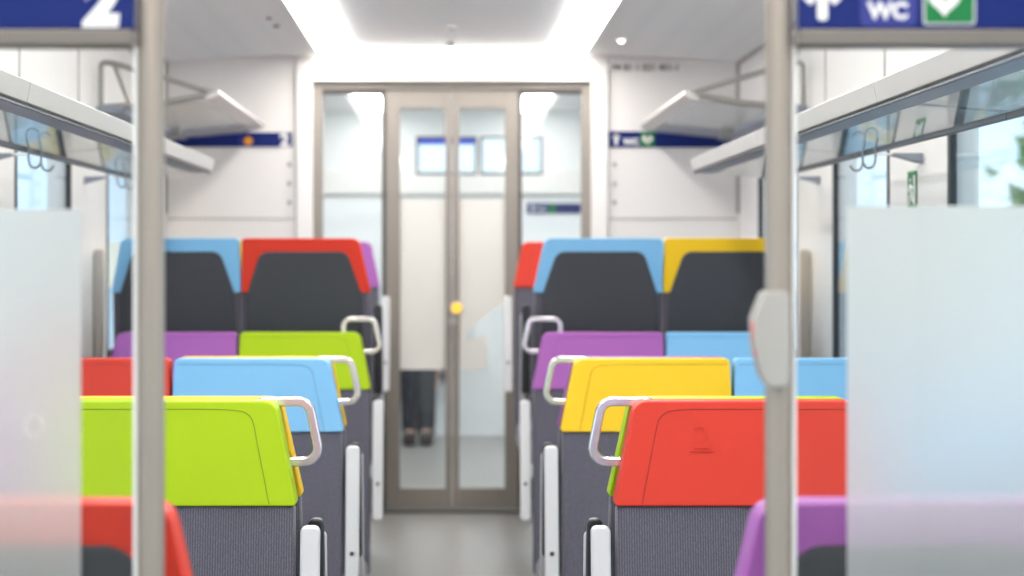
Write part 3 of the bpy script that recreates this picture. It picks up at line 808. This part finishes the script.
for s in (-1, 1):
    m = len(tj)
    tj += [(s*.175, .04, .985), (s*.245, -.02, .74), (s*.15, -.20, .62)]
    te += [(2, m), (m, m+1), (m+1, m+2)]; tr += [.074, .060, .046]
skin_mesh('jacket', tj, te, tr, M['jacket'], pr)
for s in (-1, 1):
    MB().box(s*.052-.045, s*.052+.045, -.60, -.36, .004, .085).build('shoe', M['shoe'], pr, bevel=.03, seg=4)

# ------------------------------------------------------------------ outside: platforms, pale buildings, trees
struct(MB().box(-14, -1.55, -14, 34, -0.35, -0.25), 'ground_platform_left', M['platform'], smooth=False)
struct(MB().box(1.55, 14, -14, 34, -0.35, -0.25), 'ground_platform_right', M['platform'], smooth=False)
def building(x, y0, y1, h, label):
    t = thing('station_building', label, 'building', (x, (y0+y1)/2, -0.25))
    s = 1 if x > 0 else -1; L = (y1-y0)/2
    MB().box(min(0, s*3), max(0, s*3), -L, L, 0, h).build('wall', M['facade'], t, smooth=False)
    MB().box(min(-s*.3, s*3.2), max(-s*.3, s*3.2), -L-.2, L+.2, h, h+.25).build('roof', M['roof'], t, smooth=False)
    k = int((y1-y0)//2.6)
    for i in range(k):
        for z in (0.9, 3.6):
            yy = -L + 1.3 + i*2.6
            w = MB().box(min(0, -s*.06), max(0, -s*.06), yy-.6, yy+.6, z, z+1.5).build('window', M['signw'], t, smooth=False)
            MB().box(min(-s*.06, -s*.08), max(-s*.06, -s*.08), yy-.5, yy+.5, z+.1, z+1.4).build('pane', M['facadew'], w, smooth=False)
building(9.5, 12, 30, 5.2, 'pale station building outside the window with the exit sign pillar')
building(-9.5, 10, 30, 5.2, 'pale station building outside the windows behind the numeral 2 sign')
def tree(x, y, h, label):
    t = thing('tree', label, 'tree', (x, y, -0.25), random.random()*6, 'trees outside the windows')
    MB().tube([(0,0,0), (.05,.02,h*.3), (-.04,.05,h*.62)], .13, 8, up=(1,0,0)).build('trunk', M['bark'], t)
    mb = MB()
    for k in range(420):
        a = random.random()*2*PI; r = h*.30*math.sqrt(random.random()); z = h*(.35 + .6*random.random())
        q = r * (1 - abs((z/h-.6)/.45)**2*.7)
        c = Vector((q*math.cos(a), q*math.sin(a), z)); sz = .12 + .12*random.random()
        m = Matrix.Translation(c) @ Matrix.Rotation(random.random()*6, 4, Vector((random.random()-.5, random.random()-.5, random.random()-.5)).normalized())
        pts = [(-sz, 0, 0), (0, -sz*.5, .03), (sz, 0, 0), (0, sz*.5, -.03)]
        mb.bm.faces.new([mb.bm.verts.new(m @ Vector(p)) for p in pts])
    mb.build('foliage', M['leaf'], t, smooth=False)
tree(5.2, 13.2, 5.0, 'leafy green tree outside the window by the exit sign pillar, nearer one')
tree(6.0, 18.0, 5.4, 'leafy green tree outside the window by the exit sign pillar, farther one')

# ------------------------------------------------------------------ sky, sun, camera
wd = bpy.data.worlds.new('sky'); S.world = wd; wd.use_nodes = True
nt = wd.node_tree; bg = nt.nodes['Background']
tc = nt.nodes.new('ShaderNodeTexCoord'); n = nt.nodes.new('ShaderNodeTexNoise'); n.inputs['Scale'].default_value = 2.2; n.inputs['Detail'].default_value = 5
nt.links.new(tc.outputs['Generated'], n.inputs['Vector'])
rp = nt.nodes.new('ShaderNodeValToRGB')
rp.color_ramp.elements[0].position = 0.38; rp.color_ramp.elements[0].color = (0.60, 0.77, 0.95, 1)
rp.color_ramp.elements[1].position = 0.62; rp.color_ramp.elements[1].color = (0.97, 0.97, 0.97, 1)
nt.links.new(n.outputs['Fac'], rp.inputs[0]); nt.links.new(rp.outputs[0], bg.inputs['Color'])
bg.inputs['Strength'].default_value = 1.75

cd = bpy.data.cameras.new('camera'); cam = bpy.data.objects.new('camera', cd); COL.objects.link(cam)
cam.location = (0, 0, EYE); cam.rotation_euler = (PI/2, 0, 0)
cd.sensor_width = 36; cd.lens = 2100 / 1024 * 36
cd.shift_x = 60 / 1024; cd.shift_y = -28 / 1024
cd.clip_start = 0.05; cd.clip_end = 200
cd.dof.use_dof = True; cd.dof.focus_distance = 4.0; cd.dof.aperture_fstop = 3.8
S.camera = cam
S.view_settings.view_transform = 'Standard'; S.view_settings.look = 'None'
S.view_settings.exposure = 0.42; S.view_settings.gamma = 1.0; S.view_settings.use_curve_mapping = False
S.cycles.use_denoising = True
S.cycles.max_bounces = 14; S.cycles.diffuse_bounces = 7; S.cycles.transparent_max_bounces = 24
S.cycles.transmission_bounces = 10; S.cycles.glossy_bounces = 6
S.cycles.sample_clamp_indirect = 6
